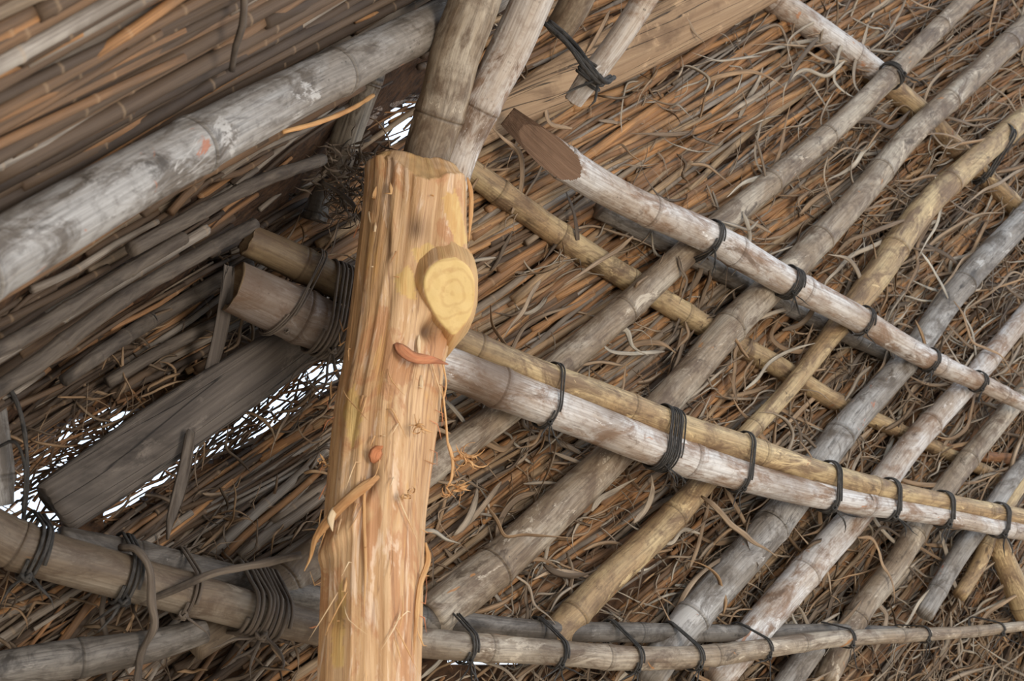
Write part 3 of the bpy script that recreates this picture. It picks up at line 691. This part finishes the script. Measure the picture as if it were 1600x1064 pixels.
for k in range(1000):  # the near pitch
    u=U(-380,900); v=U(-380,760)
    if near_side(u,v)<-.01 or v>700: continue
    f=k/1000
    a=27+3*(u/700)+4*max(0,(v-200)/400)+G(0,1.9)
    w=random.choice([U(.012,.019),U(.014,.026),U(.018,.030)])
    if near_side(u,v)<.08: w*=.6
    if R()<.93 and any(gap(u+du,v-du*.5) for du in range(-750,751,50)): continue
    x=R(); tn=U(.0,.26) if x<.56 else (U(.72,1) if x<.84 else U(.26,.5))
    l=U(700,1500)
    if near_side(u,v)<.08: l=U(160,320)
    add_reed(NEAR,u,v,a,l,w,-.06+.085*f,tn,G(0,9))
for k in range(620):   # shorter dark reeds filling the near pitch beside the gaps
    u=U(-60,640); v=U(120,700)
    if not -.005<near_side(u,v)<.24: continue
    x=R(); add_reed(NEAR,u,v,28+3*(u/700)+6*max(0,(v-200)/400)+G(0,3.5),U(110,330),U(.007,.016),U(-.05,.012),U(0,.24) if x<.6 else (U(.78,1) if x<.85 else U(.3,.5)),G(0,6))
for k in range(500):
    u=U(60,640); v=U(230,1000)
    if near_side(u,v)>.01: continue
    add_reed(ROOF,u,v,ang(u,v)+G(0,4),U(90,260),U(.006,.013),U(-.04,.004),tint_left(),G(0,4))
# thick pale canes named in the photo
for k in range(330):   # the bolder reeds at the middle of the far pitch
    u=U(700,1560); v=U(-60,1000)
    if near_side(u,v)>.01 or R()>1.15-.0009*(u-700)-.0003*v: continue
    add_reed(ROOF,u,v,ang(u,v)+G(0,3.5),U(300,760),U(.012,.021)*(1 if v<600 else .8),U(-.006,.010),U(.34,.6) if R()<.6 else U(.62,.85),G(0,7))
for (x0,y0,x1,y1,w,tn) in [(515,698,318,878,.022,.98),(505,732,350,868,.016,.45),(503,775,376,870,.022,.9),(520,822,430,880,.024,.85),
     (820,430,700,520,.02,.8),(1080,255,800,470,.022,.68),(1150,180,985,245,.02,.5),(870,270,760,330,.018,.45),(980,230,820,300,.02,.45),(1040,205,860,285,.018,.42)]:
    a=math.degrees(math.atan2(y0-y1,x0-x1)); a=math.degrees(math.atan2(-(y0-y1),x0-x1)); add_reed(ROOF,(x0+x1)/2,(y0+y1)/2,a,math.dist((x0,y0),(x1,y1)),w,.012,tn,3)
def reed_into(mb,r,fine=True):
    sp=smooth_path([tuple(p) for p in r['pts']],.035 if fine else .07); path=[Vector(q) for q in sp]; m=len(path)
    seg=random.choice([.16,.22,.3,.4]); rad=[];nd=[]; ph=R()*seg; s=0; pth=[];
    L_=[0]
    for i in range(1,m): L_.append(L_[-1]+(path[i]-path[i-1]).length)
    ss=set(L_); x=ph
    while x<L_[-1]:
        ss.update((max(0,x-.006),x,min(L_[-1],x+.006))); x+=seg
    ss=sorted(ss); j=0
    for q in ss:
        while j<m-2 and L_[j+1]<q: j+=1
        f=(q-L_[j])/max(1e-9,L_[j+1]-L_[j]); pth.append(path[j].lerp(path[j+1],f))
        dn=abs(((q-ph+seg/2)%seg)-seg/2); k=1 if dn<.002 else 0
        rad.append(r['w']/2*(1.10 if k else 1)*(1-.25*q/L_[-1])); nd.append(float(k))
    # drop duplicates
    P2=[pth[0]];R2=[rad[0]];N2=[nd[0]]
    for a,b,c in zip(pth[1:],rad[1:],nd[1:]):
        if (a-P2[-1]).length>.0008: P2.append(a);R2.append(b);N2.append(c)
    if len(P2)>1: mb.tube(P2,R2,None,9 if fine else 6,r['tint'],nodes=N2)
def visible(r): return -20<r['u']<1620 and -20<r['v']<1084
NICK={'f1':'big near grey bamboo','a':'long rafter behind the post','b':'thick rafter beside the post','c':'yellow split rafter','d':'grey fourth rafter','e':'pale fifth rafter','f':'dull sixth rafter','g':'thin grey rafter','p1b':'doubled beam','p2':'long whitish pole','p3':'slim yellowish lath','p4':'whitish pole end','p4b':'smooth yellow lath','p5':'long low beam','plank':'sooty plank','timber':'brown split timber','l1':'dark lower-left pole','db0':'longest dark bark pole'}
LM=[]
for k_,nk in NICK.items():
    path,_r=POLES[k_]; q=[proj(p)[:2] for p in path[::4]]; q=[x for x in q if 0<=x[0]<=1600 and 0<=x[1]<=1064]
    x0,x1=min(x[0] for x in q),max(x[0] for x in q)
    for x in q: LM.append((x[0],x[1],nk,('left end','left half','middle','right half','right end')[min(4,int((x[0]-x0)/max(1,x1-x0)*5))]))
def where(u,v):
    x,y,nk,third=min(LM,key=lambda q:(q[0]-u)**2+(q[1]-v)**2); d=math.hypot(x-u,y-v)
    side='above' if v<y else 'below'
    if u<90: return 'by the left edge, %s the %s'%(side,nk)
    if v<60: return 'by the top edge, %s %s, %s'%(side,nk,third)
    return ('crossing near the %s of the %s' if d<16 else ('close %s ' if d<60 else 'further %s ' if d<130 else 'far %s ')%side+'the %s of the %s')%(third,nk)
def colour_word(t): return 'dark brown' if t<.12 else 'brown' if t<.32 else 'orange-brown' if t<.62 else 'tan' if t<.78 else 'grey'
cand=[r for r in reeds if visible(r) and not (420-.55*r['u']<0 and False)]
cand.sort(key=lambda r:-(r['size']*(1+6*max(0,r['off']+.03))))
sel=set(id(r) for r in cand[:300])
rest=MB()
for r in reeds:
    if id(r) in sel:
        mb=MB(); reed_into(mb,r); o=mb.build('thatch_reed',M['reed']); cw=colour_word(r['tint']); pa,pb=proj(r['pts'][0]),proj(r['pts'][-1]); ln=math.dist(pa[:2],pb[:2])
        tag(o,'%s%s reed %s'%('long ' if ln>700 else 'short ' if ln<350 else '',cw,where(r['u'],r['v'])),'reed','thick reeds of the thatch')
    else: reed_into(rest,r,False)
tag(rest.build('thatch_reeds',M['reed']),'mass of thin dry reeds packed as thatch over the whole roof','thatch',kind='stuff')

# ---------------------------------------------------------------- loose dry leaf blades
leaves=[]
def add_leaf(u,v,n_,a,step,w,off0,tint,plane,curl):
    pts=[]; off=off0
    for j in range(n_):
        pts.append(plane.at(u,v,off)); a+=G(curl,.2)+(random.choice([-.9,.9]) if R()<.10 else 0); u+=math.cos(a)*step; v-=math.sin(a)*step; off=max(-.01,off+G(.002,.012))
    leaves.append(dict(pts=pts,w=w,tint=tint,u=u,v=v,plane=plane,len=n_*step,off=off0,tw=G(0,1.5)))
k=0
while k<4600:
    u=U(560,1750); v=U(-100,1150)
    dens=.16+.84*max(0,min(1,(u-700)/650))*(.35+.65*max(0,min(1,(v+150)/600)))
    if v>640 and u>700: dens=max(dens,.5)
    if v<560 and u<1250: dens*=.45
    if R()>dens: continue
    k+=1
    a=math.radians(ang(u,v)+8+G(0,26)) if R()<.72 else U(0,6.28)
    if R()<.5: a+=math.pi
    big=R()<.16
    add_leaf(u,v,random.choice([4,5,6]),a,U(12,24) if not big else U(22,38),U(.003,.008) if not big else U(.007,.015),U(.0,.02) if not big else U(.01,.07),random.choice([U(.05,.5),U(.4,.9),U(.65,1)]),ROOF,G(0,.2))
for k in range(420):
    u=U(-50,520); v=U(380,1100)
    if near_side(u,v)>.03: continue
    a=U(0,6.28) if R()<.5 else math.radians(ang(u,v)+G(0,20))
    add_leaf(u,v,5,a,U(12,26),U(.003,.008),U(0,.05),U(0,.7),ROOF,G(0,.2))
for (u,v,n_,a,st,w,tn,cu) in [(1160,330,6,-.3,22,.012,.95,-.2),(1185,345,5,-1.2,20,.009,.9,-.1),(1440,395,6,-.5,22,.013,1.,-.15),(1095,775,8,-1.1,22,.013,.7,-.08),
    (1130,960,7,.9,20,.010,.55,.3),(1170,560,5,1.2,16,.01,.5,.2),(760,790,7,-.9,28,.009,.6,-.02),(790,870,6,-1.2,30,.008,.75,.05),(1060,400,5,-1.6,20,.012,.2,.1),
    (1430,500,6,-1.2,24,.009,.5,.1),(1490,470,8,-1.1,24,.008,.6,-.1),(1120,350,6,-1.5,24,.009,.3,.1),(1250,690,6,-.8,22,.008,.55,-.1),(1180,210,6,-1.2,26,.009,.3,-.05),(1340,840,7,-1.3,22,.010,.6,.1)]:
    add_leaf(u,v,n_,a,st,w,.11,tn,ROOF,cu)
leaves.sort(key=lambda l:-(l['w']*l['len']*(1 if 0<l['u']<1600 and 0<l['v']<1064 else 0)))
lrest=MB()
for i,l in enumerate(leaves):
    if i<300:
        mb=MB(); ribbon(mb,l['pts'],l['w'],.0005,l['tint'],up=l['plane'].n.cross(RT),tw=l['tw']); o=mb.build('dry_leaf',M['leaf'])
        cw='dark' if l['tint']<.25 else 'brown' if l['tint']<.5 else 'tan' if l['tint']<.75 else 'pale'
        tag(o,'%s%s leaf blade %s'%('wide ' if l['w']>.011 else 'narrow ' if l['w']<.008 else '',cw,where(l['u'],l['v'])),'leaf','loose dry leaf blades')
    else: ribbon(lrest,l['pts'],l['w'],.0006,l['tint'],sides=4,up=l['plane'].n.cross(RT),tw=l['tw'])
tag(lrest.build('leaf_litter',M['leaf']),'tangle of small dry leaf blades caught in the thatch','leaves',kind='stuff')
